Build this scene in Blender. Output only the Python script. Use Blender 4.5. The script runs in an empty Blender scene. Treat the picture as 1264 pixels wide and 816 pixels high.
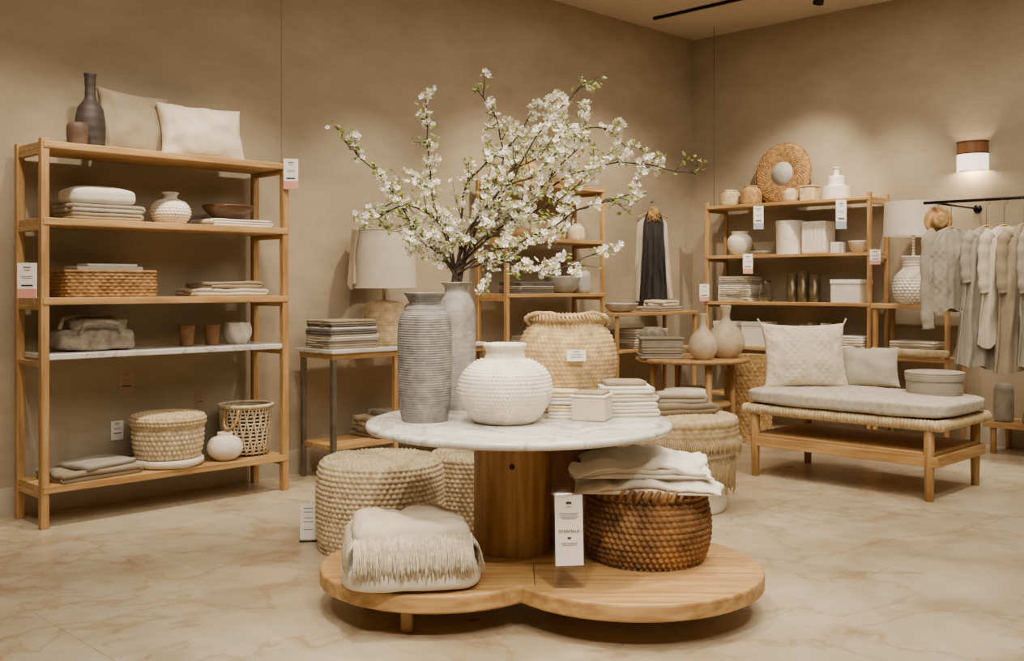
import bpy, bmesh, math, random
from mathutils import Vector, Matrix, noise
random.seed(7)
pi=math.pi
S2=math.sqrt(2)
def plan(x,y):            # display-axis floor plan (45 deg to the walls) -> room axes
    return ((x+y)/S2,(y-x)/S2)
R45=-pi/4
def hexc(h):
    h=h.lstrip('#'); o=[]
    for i in (0,2,4):
        c=int(h[i:i+2],16)/255
        o.append(c/12.92 if c<=.04045 else ((c+.055)/1.055)**2.4)
    return (o[0],o[1],o[2],1)
# ------------------------------------------------------------ materials
MATS={}
def mat(name,c1,c2=None,rough=.8,ns=6,bump=.15,bs=80,metal=0,stretch=(1,1,1),kind='noise',dist=.02,lo=.35,hi=.65,trans=0,emis=0,detail=6):
    if name in MATS: return MATS[name]
    m=bpy.data.materials.new(name); m.use_nodes=True; nt=m.node_tree; N=nt.nodes; L=nt.links
    b=N['Principled BSDF']; b.inputs['Roughness'].default_value=rough; b.inputs['Metallic'].default_value=metal
    if trans: b.inputs['Transmission Weight'].default_value=trans
    if kind=='weave' and lo==.35: lo,hi=.15,.85
    tc=N.new('ShaderNodeTexCoord'); mp=N.new('ShaderNodeMapping'); mp.inputs['Scale'].default_value=stretch
    L.new(tc.outputs['Object'],mp.inputs['Vector'])
    n1=N.new('ShaderNodeTexNoise'); n1.inputs['Scale'].default_value=ns; n1.inputs['Detail'].default_value=detail
    L.new(mp.outputs[0],n1.inputs['Vector'])
    r=N.new('ShaderNodeValToRGB'); r.color_ramp.elements[0].position=lo; r.color_ramp.elements[1].position=hi
    r.color_ramp.elements[0].color=hexc(c1); r.color_ramp.elements[1].color=hexc(c2 or c1)
    L.new(n1.outputs['Fac'],r.inputs['Fac']); L.new(r.outputs['Color'],b.inputs['Base Color'])
    if emis:
        L.new(r.outputs['Color'],b.inputs['Emission Color']); b.inputs['Emission Strength'].default_value=emis
    if bump:
        bp=N.new('ShaderNodeBump'); bp.inputs['Strength'].default_value=bump; bp.inputs['Distance'].default_value=dist
        if kind=='weave':
            w1=N.new('ShaderNodeTexWave'); w1.inputs['Scale'].default_value=bs; w1.bands_direction='X'
            w2=N.new('ShaderNodeTexWave'); w2.inputs['Scale'].default_value=bs; w2.bands_direction='Z'
            w1.inputs['Distortion'].default_value=1.5; w2.inputs['Distortion'].default_value=1.5
            L.new(tc.outputs['Object'],w1.inputs['Vector']); L.new(tc.outputs['Object'],w2.inputs['Vector'])
            mx=N.new('ShaderNodeMath'); mx.operation='ADD'
            L.new(w1.outputs['Fac'],mx.inputs[0]); L.new(w2.outputs['Fac'],mx.inputs[1]); L.new(mx.outputs[0],bp.inputs['Height'])
        else:
            n2=N.new('ShaderNodeTexNoise'); n2.inputs['Scale'].default_value=bs; n2.inputs['Detail'].default_value=4
            L.new(mp.outputs[0],n2.inputs['Vector']); L.new(n2.outputs['Fac'],bp.inputs['Height'])
        L.new(bp.outputs[0],b.inputs['Normal'])
    MATS[name]=m; return m
woodX=mat('oak_x','#a07845','#c39e69',.5,5,.12,30,stretch=(.6,7,7),dist=.01)
woodY=mat('oak_y','#a07845','#c39e69',.5,5,.12,30,stretch=(7,.6,7),dist=.01)
woodZ=mat('oak_z','#9c7443','#be9864',.5,5,.12,30,stretch=(7,7,.6),dist=.01)
woodR=mat('red_wood','#7d5132','#9b6b43',.5,4,.1,30,stretch=(7,7,.6),dist=.01)
walnut=mat('walnut','#4a3120','#6b472e',.45,8,.1,30,stretch=(1,6,6),dist=.01)
linen=mat('linen','#c4b8a2','#dad0bd',.9,9,.35,260,kind='weave',dist=.002)
linenW=mat('white_linen','#d6cfc1','#e9e4d9',.9,9,.35,260,kind='weave',dist=.002)
linenG=mat('grey_linen','#958c7e','#b2aa9b',.9,9,.35,220,kind='weave',dist=.002)
linenT=mat('taupe_linen','#8d7f6a','#a99a83',.9,9,.35,220,kind='weave',dist=.002)
linenS=mat('slate_linen','#54514b','#716d65',.9,9,.35,220,kind='weave',dist=.002)
boucle=mat('boucle','#c9bea9','#ded5c3',.95,30,.6,140,dist=.005)
fringeM=mat('fringe_yarn','#bfb299','#d9cfba',.95,60,.4,140,dist=.005)
rope=mat('rope','#b39c74','#d2be98',.9,25,.5,150,dist=.004)
ropeP=mat('pouf_yarn','#b7a483','#d4c4a4',.95,30,.6,160,dist=.004)
ropeL=mat('pale_rope','#beaa86','#dccdae',.9,25,.5,150,dist=.004)
seag=mat('seagrass','#ab9166','#ccb386',.85,25,.5,150,dist=.004)
wick=mat('wicker','#94713f','#bd9964',.8,25,.5,150,dist=.004)
wickB=mat('brown_wicker','#7e5a30','#a98250',.8,25,.5,150,dist=.004)
wickD=mat('dark_wicker','#5f4022','#9b7143',.7,11,.4,150,dist=.004)
wickG=mat('grey_wicker','#7a7164','#a09787',.9,25,.5,150,dist=.004)
shadow=mat('painted_shadow','#3b2d20','#4a3929',.95,10,0)  # dark brown painted as shade in basket hollows and the pedestal hole
cerW=mat('white_ceramic','#d7cfc0','#e8e1d3',.55,12,.2,60,dist=.004)
cerT=mat('sand_ceramic','#bfac8d','#d6c5aa',.7,12,.3,60,dist=.004)
cerG=mat('grey_ceramic','#696763','#85827d',.6,24,.4,120,dist=.003)
cerL=mat('light_grey_ceramic','#9c9891','#b5b1aa',.6,10,.3,40,dist=.004)
cerM=mat('mid_grey_ceramic','#8f8b85','#aaa69f',.6,20,.4,80,dist=.004)
cerD=mat('dark_ceramic','#2b231e','#3f332c',.6,10,.3,60,dist=.003)
cerB=mat('brown_ceramic','#74522f','#936a44',.6,10,.3,60,dist=.003)
metal=mat('brushed_metal','#6e665b','#857c70',.4,10,.05,60,metal=.7)
black=mat('black_metal','#15130f','#1d1a16',.4,10,0,metal=.6)
card=mat('paper','#e9e6e0','#f2efea',.7,5,0)
kraft=mat('kraft_paper','#a98f72','#b79d80',.8,5,0)
ink=mat('ink','#6c6a6e','#77757a',.7,5,0)
inkD=mat('dark_ink','#2c2b30','#333238',.7,5,0)
pink=mat('pink_print','#d99383','#e09c8c',.7,5,0)
glass=mat('acrylic','#ffffff','#ffffff',.05,5,0,trans=1)
shade=mat('lamp_shade','#d2c8b4','#e2d9c8',.9,9,.3,200,kind='weave',dist=.002)
bark=mat('bark','#2d2118','#4a382a',.85,40,.5,90)
petal=mat('petal','#f3eddd','#fffbf0',.6,30,0)
leafm=mat('leaf','#76853a','#b4bd62',.55,14,0)
gold=mat('smoked_glass','#5e5340','#857658',.25,8,0,metal=.5)
def marblemat():
    m=bpy.data.materials.new('marble'); m.use_nodes=True; nt=m.node_tree;N=nt.nodes;L=nt.links; b=N['Principled BSDF']; b.inputs['Roughness'].default_value=.2
    tc=N.new('ShaderNodeTexCoord'); n0=N.new('ShaderNodeTexNoise'); n0.inputs['Scale'].default_value=2.6; n0.inputs['Detail'].default_value=9; n0.inputs['Distortion'].default_value=1.1
    L.new(tc.outputs['Object'],n0.inputs['Vector'])
    r=N.new('ShaderNodeValToRGB'); e=r.color_ramp.elements; e[0].position=.36; e[0].color=hexc('#bfbcb6'); e[1].position=.64; e[1].color=hexc('#d8d5cf')
    x=e.new(.47); x.color=hexc('#d4d1cb'); x=e.new(.5); x.color=hexc('#a9a59e'); x=e.new(.53); x.color=hexc('#d3d0ca')
    L.new(n0.outputs['Fac'],r.inputs['Fac']); L.new(r.outputs[0],b.inputs['Base Color']); return m
marble=marblemat()

# ------------------------------------------------------------ mesh builder
def catmull(p,n):
    k=len(p)-1; out=[]
    for i in range(n):
        t=i/(n-1)*k; j=min(int(t),k-1); f=t-j
        a=p[max(j-1,0)];b=p[j];c=p[j+1];d=p[min(j+2,k)]
        out.append(tuple(.5*((2*b[q])+(-a[q]+c[q])*f+(2*a[q]-5*b[q]+4*c[q]-d[q])*f*f+(-a[q]+3*b[q]-3*c[q]+d[q])*f**3) for q in range(len(b))))
    return out
def resample(p,n):
    S=[0]
    for i in range(1,len(p)): S.append(S[-1]+math.dist(p[i],p[i-1]))
    out=[];j=0
    for i in range(n):
        s=S[-1]*i/(n-1)
        while j<len(p)-2 and S[j+1]<s: j+=1
        f=(s-S[j])/max(S[j+1]-S[j],1e-9)
        out.append(tuple(p[j][q]+(p[j+1][q]-p[j][q])*f for q in range(len(p[0]))))
    return out
def T(x=0,y=0,z=0,rx=0,ry=0,rz=0,s=(1,1,1)):
    return Matrix.Translation((x,y,z))@Matrix.Rotation(rz,4,'Z')@Matrix.Rotation(ry,4,'Y')@Matrix.Rotation(rx,4,'X')@Matrix.Diagonal((*s,1))
class MB:
    def __init__(s): s.v=[];s.f=[];s.m=[];s.sm=[];s.mats=[]
    def add(s,vs,fs,m,M=None,smooth=True):
        if m not in s.mats: s.mats.append(m)
        k=s.mats.index(m); o=len(s.v)
        if M is None: s.v.extend([tuple(v) for v in vs])
        else: s.v.extend([tuple(M@Vector(v)) for v in vs])
        for f in fs:
            s.f.append([i+o for i in f]); s.m.append(k); s.sm.append(smooth)
    def build(s,name,loc=(0,0,0),rz=0,parent=None):
        me=bpy.data.meshes.new(name); me.from_pydata(s.v,[],s.f)
        for m in s.mats: me.materials.append(m)
        me.polygons.foreach_set('material_index',s.m); me.polygons.foreach_set('use_smooth',s.sm); me.update()
        o=bpy.data.objects.new(name,me); bpy.context.scene.collection.objects.link(o)
        o.location=loc; o.rotation_euler=(0,0,rz)
        if parent: o.parent=parent
        return o
    def box(s,size,c,m,bev=.004,M=None):
        bm=bmesh.new(); bmesh.ops.create_cube(bm,size=1)
        for v in bm.verts: v.co=Vector((v.co.x*size[0]+c[0],v.co.y*size[1]+c[1],v.co.z*size[2]+c[2]))
        if bev: bmesh.ops.bevel(bm,geom=bm.edges[:],offset=min(bev,min(size)*.45),segments=2,affect='EDGES',profile=.5)
        bm.verts.index_update()
        s.add([v.co[:] for v in bm.verts],[[v.index for v in f.verts] for f in bm.faces],m,M,False); bm.free()
    def soft(s,size,c,m,n=14,k=5,amp=.006,fr=6,seed=0,M=None,puff=0,taper=0,flare=0):
        bm=bmesh.new(); bmesh.ops.create_cube(bm,size=2); bmesh.ops.subdivide_edges(bm,edges=bm.edges[:],cuts=n,use_grid_fill=True)
        for v in bm.verts:
            p=v.co; q=(abs(p.x)**k+abs(p.y)**k+abs(p.z)**k)**(1/k); p=p/q
            pz=p.z*(1+puff*(1-p.x**2)*(1-p.y**2)); tp_=1-taper*(p.z+1)/2+flare*abs(p.x*p.y)
            w=Vector((p.x*tp_*size[0]/2,p.y*tp_*size[1]/2,pz*size[2]/2))
            nn=noise.noise(w*fr+Vector((seed*7.3,seed,3)))*amp+noise.noise(w*fr*3+Vector((seed,0,3)))*amp*.3
            w+=Vector((p.x,p.y,p.z))*nn
            v.co=w+Vector(c)
        bm.verts.index_update()
        s.add([v.co[:] for v in bm.verts],[[v.index for v in f.verts] for f in bm.faces],m,M,True); bm.free()
    def lathe(s,prof,m,seg=48,n=None,disp=None,M=None,smooth=True,sy=1):
        P=resample(catmull(prof,max(60,len(prof)*12)),n) if n else prof
        vs=[];fs=[];a=0;k=len(P)
        for i,(r,z) in enumerate(P):
            if i: a+=math.dist(P[i],P[i-1])
            p0=P[max(i-1,0)];p1=P[min(i+1,k-1)]; tx,tz=p1[0]-p0[0],p1[1]-p0[1]; l=math.hypot(tx,tz) or 1
            nx,nz=tz/l,-tx/l
            for j in range(seg):
                th=2*pi*j/seg; d=disp(th,a) if disp else 0
                if r<.02: d*=r/.02
                rr=max(r,0)+nx*d
                vs.append((rr*math.cos(th),rr*math.sin(th)*sy,z+nz*d))
        for i in range(k-1):
            for j in range(seg):
                j2=(j+1)%seg; fs.append((i*seg+j,i*seg+j2,(i+1)*seg+j2,(i+1)*seg+j))
        s.add(vs,fs,m,M,smooth)
    def tube(s,path,rad,m,sides=6,M=None,closed=False,smooth=True):
        P=[Vector(p) for p in path]; k=len(P); vs=[];fs=[]
        up=Vector((.13,.21,1)).normalized(); pu=None
        for i in range(k):
            a=P[(i-1)%k] if closed else P[max(i-1,0)]; b=P[(i+1)%k] if closed else P[min(i+1,k-1)]
            t=(b-a).normalized() if (b-a).length>1e-9 else Vector((0,0,1))
            if pu is None:
                u=t.cross(up if abs(t.dot(up))<.95 else Vector((1,0,0))).normalized()
            else:
                u=(pu-t*pu.dot(t)); u=u.normalized() if u.length>1e-6 else pu
            pu=u; w=t.cross(u); r=rad[i] if isinstance(rad,(list,tuple)) else rad
            for j in range(sides):
                q=2*pi*j/sides; vs.append(P[i]+u*math.cos(q)*r+w*math.sin(q)*r)
        for i in range(k if closed else k-1):
            i2=(i+1)%k
            for j in range(sides):
                j2=(j+1)%sides; fs.append((i*sides+j,i*sides+j2,i2*sides+j2,i2*sides+j))
        if not closed: fs.append(tuple(range(sides))[::-1]); fs.append(tuple((k-1)*sides+j for j in range(sides)))
        s.add(vs,fs,m,M,smooth)
    def ring(s,R,r,z,m,seg=40,sides=6,k=0,amp=0,M=None,sy=1):
        P=[(R*math.cos(2*pi*i/seg),R*math.sin(2*pi*i/seg)*sy,z) for i in range(seg)]
        s.tube(P,[r*(1+amp*math.sin(k*2*pi*i/seg)) for i in range(seg)],m,sides,M,closed=True)
    def fold(s,w,d,n,t,m,amp=.004,seed=0,M=None,droop=0):
        path=[];hw=w/2-t/2
        nx=9 if droop==0 else 25
        for k in range(n):
            sg=1 if k%2==0 else -1; z=t*(k+.5)
            for i in range(nx): path.append((sg*(-hw+2*hw*i/(nx-1)),z))
            if k<n-1:
                for i in range(1,4):
                    a=-pi/2+pi*i/4; path.append((sg*(hw+t/2*math.cos(a)),t*(k+1)+t/2*math.sin(a)))
        K=len(path); ms=12 if droop==0 else 30; vs=[];fs=[]
        off=[]
        for i in range(K):
            p0=path[max(i-1,0)];p1=path[min(i+1,K-1)]; tx,tz=p1[0]-p0[0],p1[1]-p0[1]; l=math.hypot(tx,tz); off.append((-tz/l*t*.47,tx/l*t*.47))
        for q in range(ms+1):
            v=q/ms*2-1
            for sd in (1,-1):
                for i,(x,z) in enumerate(path):
                    lay=int(z/t); e=noise.noise(Vector((lay*3.1,seed*2.7,sd*v)))*.03*d
                    X=x+sd*off[i][0]; Z=z+sd*off[i][1]; Y=v*d/2+e*abs(v)
                    X+=noise.noise(Vector((lay*1.7+seed,v*2,9)))*amp*2
                    nz=noise.noise(Vector((X*7+seed*5,Y*7,lay*.3)))*amp
                    if droop: nz+=noise.noise(Vector((X*22+Y*8,Y*22,lay*.5+seed)))*amp*.5
                    Z=Z+nz*min(1,Z/(t*2))-droop*((2*x/w)**4+(v)**4)*.5*(Z/(n*t))
                    vs.append((X,Y,max(Z,0)))
        W=2*K
        for q in range(ms):
            for i in range(K-1):
                a=q*W+i;b=(q+1)*W+i
                fs.append((a,a+1,b+1,b)); fs.append((a+K,b+K,b+K+1,a+K+1))
            fs.append((q*W,(q+1)*W,(q+1)*W+K,q*W+K)); fs.append((q*W+K-1,q*W+2*K-1,(q+1)*W+2*K-1,(q+1)*W+K-1))
        for q in (0,ms):
            for i in range(K-1):
                a=q*W+i; fs.append((a,a+K,a+K+1,a+1))
        s.add(vs,fs,m,M,True)
    def cushion(s,w,h,t,m,M=None,n=26,amp=.01,seed=0,pw=.42,dispf=None):
        # stands in XZ plane, base z=0, thickness along y
        vs=[];fs=[]
        for sd in (1,-1):
            for i in range(n+1):
                for j in range(n+1):
                    u=i/n*2-1;v=j/n*2-1
                    u=math.sin(u*pi/2);v=math.sin(v*pi/2)
                    th=max(0,(1-u*u)*(1-v*v))**pw*t/2
                    x=u*w/2*(1-.09*(1-v*v)*abs(u)); z=v*h/2*(1-.09*(1-u*u)*abs(v))
                    nn=(noise.noise(Vector((x*9+seed*3,z*9,sd)))+.5*noise.noise(Vector((x*22+seed*3,z*14,sd))))*amp*min(1,th/(t*.2+1e-6))
                    if dispf: nn+=dispf(x,z)*min(1,th/(t*.2+1e-6))
                    vs.append((x,sd*(th+nn),z+h*.47))
        o=(n+1)**2
        for q in (0,1):
            for i in range(n):
                for j in range(n):
                    a=q*o+i*(n+1)+j; f=(a,a+1,a+n+2,a+n+1); fs.append(f if q==0 else f[::-1])
        s.add(vs,fs,m,M,True)
    def fringe(s,p0,p1,L,n,m,M=None,r=.0022,out=(0,0,0),jz=0):
        p0=Vector(p0);p1=Vector(p1);o=Vector(out)
        for i in range(n):
            p=p0.lerp(p1,(i+random.uniform(-.3,.3))/(n-1))+Vector((0,0,random.uniform(-jz,jz))); l=L*random.uniform(.85,1.08)
            dx=Vector((random.uniform(-.014,.014),random.uniform(-.006,.006),0))
            s.tube([p,p+o*.7+Vector((0,0,-l*.3)),p+o+dx*.6+Vector((0,0,-l*.7)),p+o*.95+dx+Vector((0,0,-l))],[r,r*1.2,r,r*.6],m,3,M)
def weave(amp,row,k,slant=0,lo=.45):
    def f(th,a):
        i=math.floor(a/row); t=a/row-i
        return amp*(math.sin(pi*t)**.6)*(lo+(1-lo)*abs(math.sin(k*th/2+i*pi/2+slant*t)))
    return f
def bumps(amp,row,k):
    def f(th,a):
        i=math.floor(a/row); t=a/row-i
        return amp*max(0,math.sin(pi*t)*abs(math.sin(k*th/2+i*pi/2)))**.7
    return f

# ------------------------------------------------------------ room shell
XW=8.99; YW=6.30; H=3.925; XL=-2.6; YF=-3.2
def wallmat():
    m=bpy.data.materials.new('plaster'); m.use_nodes=True; nt=m.node_tree;N=nt.nodes;L=nt.links; b=N['Principled BSDF']; b.inputs['Roughness'].default_value=.85
    g=N.new('ShaderNodeNewGeometry')
    n1=N.new('ShaderNodeTexNoise'); n1.inputs['Scale'].default_value=1.1; n1.inputs['Detail'].default_value=10; n1.inputs['Roughness'].default_value=.68
    mp=N.new('ShaderNodeMapping'); mp.inputs['Scale'].default_value=(1.2,1.2,2.6); L.new(g.outputs['Position'],mp.inputs['Vector']); L.new(mp.outputs[0],n1.inputs['Vector'])
    r=N.new('ShaderNodeValToRGB'); e=r.color_ramp.elements; e[0].position=.3;e[0].color=hexc('#9a8b74');e[1].position=.72;e[1].color=hexc('#b1a28a')
    L.new(n1.outputs['Fac'],r.inputs['Fac']); L.new(r.outputs[0],b.inputs['Base Color'])
    n2=N.new('ShaderNodeTexNoise'); n2.inputs['Scale'].default_value=9; n2.inputs['Detail'].default_value=8; L.new(mp.outputs[0],n2.inputs['Vector'])
    bp=N.new('ShaderNodeBump'); bp.inputs['Strength'].default_value=.12; bp.inputs['Distance'].default_value=.02; L.new(n2.outputs['Fac'],bp.inputs['Height']); L.new(bp.outputs[0],b.inputs['Normal'])
    return m
wm=wallmat()
def floormat():
    m=bpy.data.materials.new('stone_floor'); m.use_nodes=True; nt=m.node_tree;N=nt.nodes;L=nt.links; b=N['Principled BSDF']
    g=N.new('ShaderNodeNewGeometry')
    def nz(scale,det,rough,dist=0):
        n=N.new('ShaderNodeTexNoise'); n.inputs['Scale'].default_value=scale; n.inputs['Detail'].default_value=det; n.inputs['Roughness'].default_value=rough; n.inputs['Distortion'].default_value=dist
        L.new(g.outputs['Position'],n.inputs['Vector']); return n
    def ramp(src,stops):
        r=N.new('ShaderNodeValToRGB'); e=r.color_ramp.elements; e[0].position=stops[0][0]; e[0].color=hexc(stops[0][1]); e[1].position=stops[-1][0]; e[1].color=hexc(stops[-1][1])
        for p,c in stops[1:-1]: x=e.new(p); x.color=hexc(c)
        L.new(src,r.inputs['Fac']); return r
    def mul(a,bb,f=1,bt='MULTIPLY'):
        mx=N.new('ShaderNodeMixRGB'); mx.blend_type=bt; mx.inputs[0].default_value=f; L.new(a,mx.inputs[1]); L.new(bb,mx.inputs[2]); return mx.outputs[0]
    A=ramp(nz(.9,12,.66,.2).outputs['Fac'],[(.32,'#ab9a7f'),(.45,'#bbac92'),(.56,'#c8bba3'),(.68,'#d2c7b2')])
    Bm=ramp(nz(2.4,8,.6).outputs['Fac'],[(.36,'#e9e3da'),(.5,'#ffffff'),(.7,'#f8f4ee')])
    Cm=ramp(nz(1.3,9,.6,.5).outputs['Fac'],[(.47,'#ffffff'),(.5,'#e9dfd1'),(.515,'#ffffff'),(.6,'#ffffff')])
    br=N.new('ShaderNodeTexBrick'); br.inputs['Scale'].default_value=1; br.inputs['Mortar Size'].default_value=.003; br.inputs['Brick Width'].default_value=1.6; br.inputs['Row Height'].default_value=1.1
    br.inputs['Color1'].default_value=(1,1,1,1); br.inputs['Color2'].default_value=(.92,.91,.89,1); br.inputs['Mortar'].default_value=(.70,.66,.6,1); br.inputs['Mortar Smooth'].default_value=.5
    L.new(g.outputs['Position'],br.inputs['Vector'])
    c=mul(mul(mul(A.outputs[0],Bm.outputs[0]),Cm.outputs[0]),br.outputs['Color']); L.new(c,b.inputs['Base Color'])
    n2=nz(4,8,.5)
    rr=N.new('ShaderNodeMapRange'); rr.inputs[3].default_value=.2; rr.inputs[4].default_value=.42; L.new(n2.outputs['Fac'],rr.inputs[0]); L.new(rr.outputs[0],b.inputs['Roughness'])
    bp=N.new('ShaderNodeBump'); bp.inputs['Strength'].default_value=.05; bp.inputs['Distance'].default_value=.02; L.new(n2.outputs['Fac'],bp.inputs['Height']); L.new(bp.outputs[0],b.inputs['Normal'])
    return m
fm=floormat()
cm=mat('ceiling_paint','#bdb19e','#c3b8a6',.9,3,0)
trimm=mat('trim_paint','#b7ac99','#bfb4a2',.6,3,0)
def slab(name,size,c,m):
    b=MB(); b.box(size,(0,0,0),m,0); return b.build(name,c)
W=XW-XL; D=YW-YF; cx=(XW+XL)/2; cy=(YW+YF)/2
slab('floor',(W+.4,D+.4,.2),(cx,cy,-.1),fm)
slab('ceiling',(W+.4,D+.4,.2),(cx,cy,H+.1),cm)
slab('wall_back',(W+.4,.2,H),(cx,YW+.1,H/2),wm)
slab('wall_right',(.2,D,H),(XW+.1,cy,H/2),wm)
slab('wall_left',(.2,D,H),(XL-.1,cy,H/2),wm)
slab('wall_front',(W+.4,.2,H),(cx,YF-.1,H/2),wm)
slab('baseboard_back',(W,.018,.17),(cx,YW-.009,.085),trimm)
slab('baseboard_right',(.018,D,.17),(XW-.009,cy,.085),trimm)
slab('trim_1',(.003,.003,H-.2),(3.99,YW-.0015,H/2+.08),mat('joint','#95876f','#95876f',.9,3,0))

# ------------------------------------------------------------ furniture helpers
def shelf(name,x0,x1,y0,y1,boards,ht,ps=.045,th=.04,extra=0):
    b=MB(); cxx=(x0+x1)/2;cyy=(y0+y1)/2; w=x1-x0;d=y1-y0
    for sx in (-1,1):
        for sy in (-1,1):
            b.box((ps,ps,ht),(sx*(w/2-ps/2),sy*(d/2-ps/2),ht/2),woodZ)
    lx=w>d
    for z,m in boards:
        if m=='marble':
            b.box((w-2*ps,d-.01,th*.8),(0,0,z-th*.4),marble,.005)
        if lx:
            if m!='marble': b.box((w-.02,d+.01,th),(0,0,z-th/2),woodX)
            for sx in (-1,1): b.box((ps*.7,d-ps,.03),(sx*(w/2-ps/2),0,z-th-.015),woodY)
        else:
            b.box((w+.01,d-.02,th),(0,0,z-th/2),woodY)
            for sy in (-1,1): b.box((w-ps,ps*.7,.03),(0,sy*(d/2-ps/2),z-th-.015),woodX)
    return b.build(name,(cxx,cyy,0))
def put(b,name,x,y,z,rz=0): return b.build(name,(x,y,z),rz)

# ===== left tall shelf
Z1=[2.15,1.725,1.28,.965,.235]
shelf('wooden_shelving_unit',2.165,3.75,5.83,6.24,[(Z1[0],0),(Z1[1],0),(Z1[2],0),(Z1[3],'marble'),(Z1[4],0)],2.165,.045,.04)
Y1=6.05
b=MB(); b.lathe([(0,0),(.075,.005),(.084,.06),(.085,.16),(.07,.25),(.036,.30),(.03,.36),(.034,.44),(.038,.452),(.028,.45),(.024,.36),(.03,.3),(0,.1)],cerD,48,90,disp=lambda t,a:.0008*math.sin(a*500)); put(b,'bottle_vase',2.54,6.08,Z1[0])
b=MB(); b.lathe([(0,0),(.05,.004),(.058,.05),(.06,.11),(.05,.135),(.043,.13),(.045,.05),(0,.02)],mat('umber_ceramic','#49372a','#66503f',.6,10,.3,60,dist=.003),40,50,disp=lambda t,a:.001*math.sin(a*420)); put(b,'clay_pot',2.42,5.97,Z1[0])
b=MB(); b.cushion(.46,.42,.13,linenT,T(rx=-.18,ry=.05),seed=1,amp=.016); b.tube([(-.215,.0,.39),(-.235,-.01,.43)],.006,linenT,5,T(rx=-.18)); put(b,'throw_pillow',2.84,6.13,Z1[0],.0)
b=MB(); b.cushion(.57,.37,.16,linen,T(rx=-.25),seed=2,amp=.022,n=40); put(b,'throw_pillow',3.24,6.01,Z1[0],-.08)
# row 2
b=MB(); b.fold(.42,.3,2,.022,linenT,seed=1); b.fold(.43,.3,2,.024,linenG,seed=2,M=T(z=.046)); b.soft((.4,.29,.1),(0,0,.146),linenW,puff=.3,k=4); put(b,'folded_blanket_stack',2.57,Y1,Z1[1])
b=MB(); b.lathe([(0,0),(.07,.003),(.112,.05),(.118,.09),(.095,.135),(.045,.155),(.035,.165),(.035,.19),(.045,.2),(.035,.2),(.028,.17),(0,.12)],cerW,150,110,disp=bumps(.008,.018,34)); put(b,'textured_vase',3.03,Y1,Z1[1])
b=MB(); b.fold(.43,.28,3,.016,linenW,seed=5); put(b,'folded_napkin_stack',3.46,Y1,Z1[1])
b=MB(); b.lathe([(0,0),(.07,.0),(.1,.015),(.15,.06),(.165,.088),(.158,.09),(.14,.06),(.09,.025),(0,.015)],walnut,64,60); put(b,'wooden_bowl',3.43,Y1,Z1[1]+.05)
# row 3 : rectangular basket tray
def rectbasket(w,d,h,m,row=.022):
    b=MB(); P=[];c=.035; per=[]
    for sx,sy,a0 in ((1,1,0),(-1,1,90),(-1,-1,180),(1,-1,270)):
        for i in range(6):
            a=math.radians(a0+i*18); per.append((sx*(w/2-c)+c*math.cos(a),sy*(d/2-c)+c*math.sin(a)))
    per.append(per[0]); per=resample(per,int((w+d)*2/.006)); n=len(per)-1; per=per[:n]
    k=int(h/row*6); vs=[];fs=[]
    for i in range(k+1):
        z=h*i/k; r=math.floor(z/row); t=z/row-r
        for j in range(n):
            x,y=per[j]; q=Vector((x,y)).normalized(); dd=.01*(math.sin(pi*t)**.6)*(.15+.85*abs(math.sin(j*.42+r*pi/2)))
            vs.append((x+q.x*dd,y+q.y*dd,z))
    for i in range(k):
        for j in range(n):
            j2=(j+1)%n; fs.append((i*n+j,i*n+j2,(i+1)*n+j2,(i+1)*n+j))
    b.add(vs,fs,m)
    b.box((w-.02,d-.02,.012),(0,0,.008),m); b.tube([(x,y,h) for x,y in per[::4]],.009,m,6,closed=True)
    return b
b=rectbasket(.54,.28,.15,wickB,.02); b.fold(.42,.22,4,.03,linenW,seed=3,M=T(z=.02)); b.box((.4,.2,.03),(0,0,.165),linenW,.01); b.box((.3,.16,.015),(.02,0,.188),card,.004); put(b,'wicker_storage_tray',2.61,Y1,Z1[2])
b=MB(); b.fold(.5,.3,2,.024,linen,seed=7,amp=.009); b.fold(.42,.27,2,.022,linenT,seed=8,amp=.01,M=T(.02,0,.05,rz=.12)); put(b,'folded_towel_stack',3.38,Y1,Z1[2],.05)
# row 4
b=MB(); b.soft((.46,.26,.13),(0,0,.065),wickG,16,5,.012,9,seed=3); b.soft((.34,.2,.08),(0.02,0,.15),wickG,14,5,.012,9,seed=4)
b.tube([(-.12,-.14,.11),(-.1,-.16,.16),(0,-.165,.175),(.1,-.16,.16),(.12,-.14,.11)],.011,wickG,8); b.tube([(-.2,-.05,.13),(-.17,-.02,.19),(-.05,0,.205),(.1,.0,.205),(.2,-.02,.14)],.013,linenG,8); put(b,'grey_woven_tote',2.53,Y1,Z1[3])
for xx in (3.14,3.315):
    b=MB(); b.lathe([(0,0),(.038,.0),(.042,.01),(.05,.12),(.056,.13),(.05,.13),(.042,.12),(.034,.02),(0,.015)],cerB,36,40); put(b,'clay_cup',xx,Y1,Z1[3])
b=MB(); b.lathe([(0,0),(.05,.0),(.08,.04),(.088,.09),(.078,.135),(.07,.14),(.072,.09),(.05,.03),(0,.02)],cerW,60,60,disp=lambda t,a:.003*math.sin(6*t+a*30)); put(b,'stoneware_pot',3.5,Y1,Z1[3])
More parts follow.
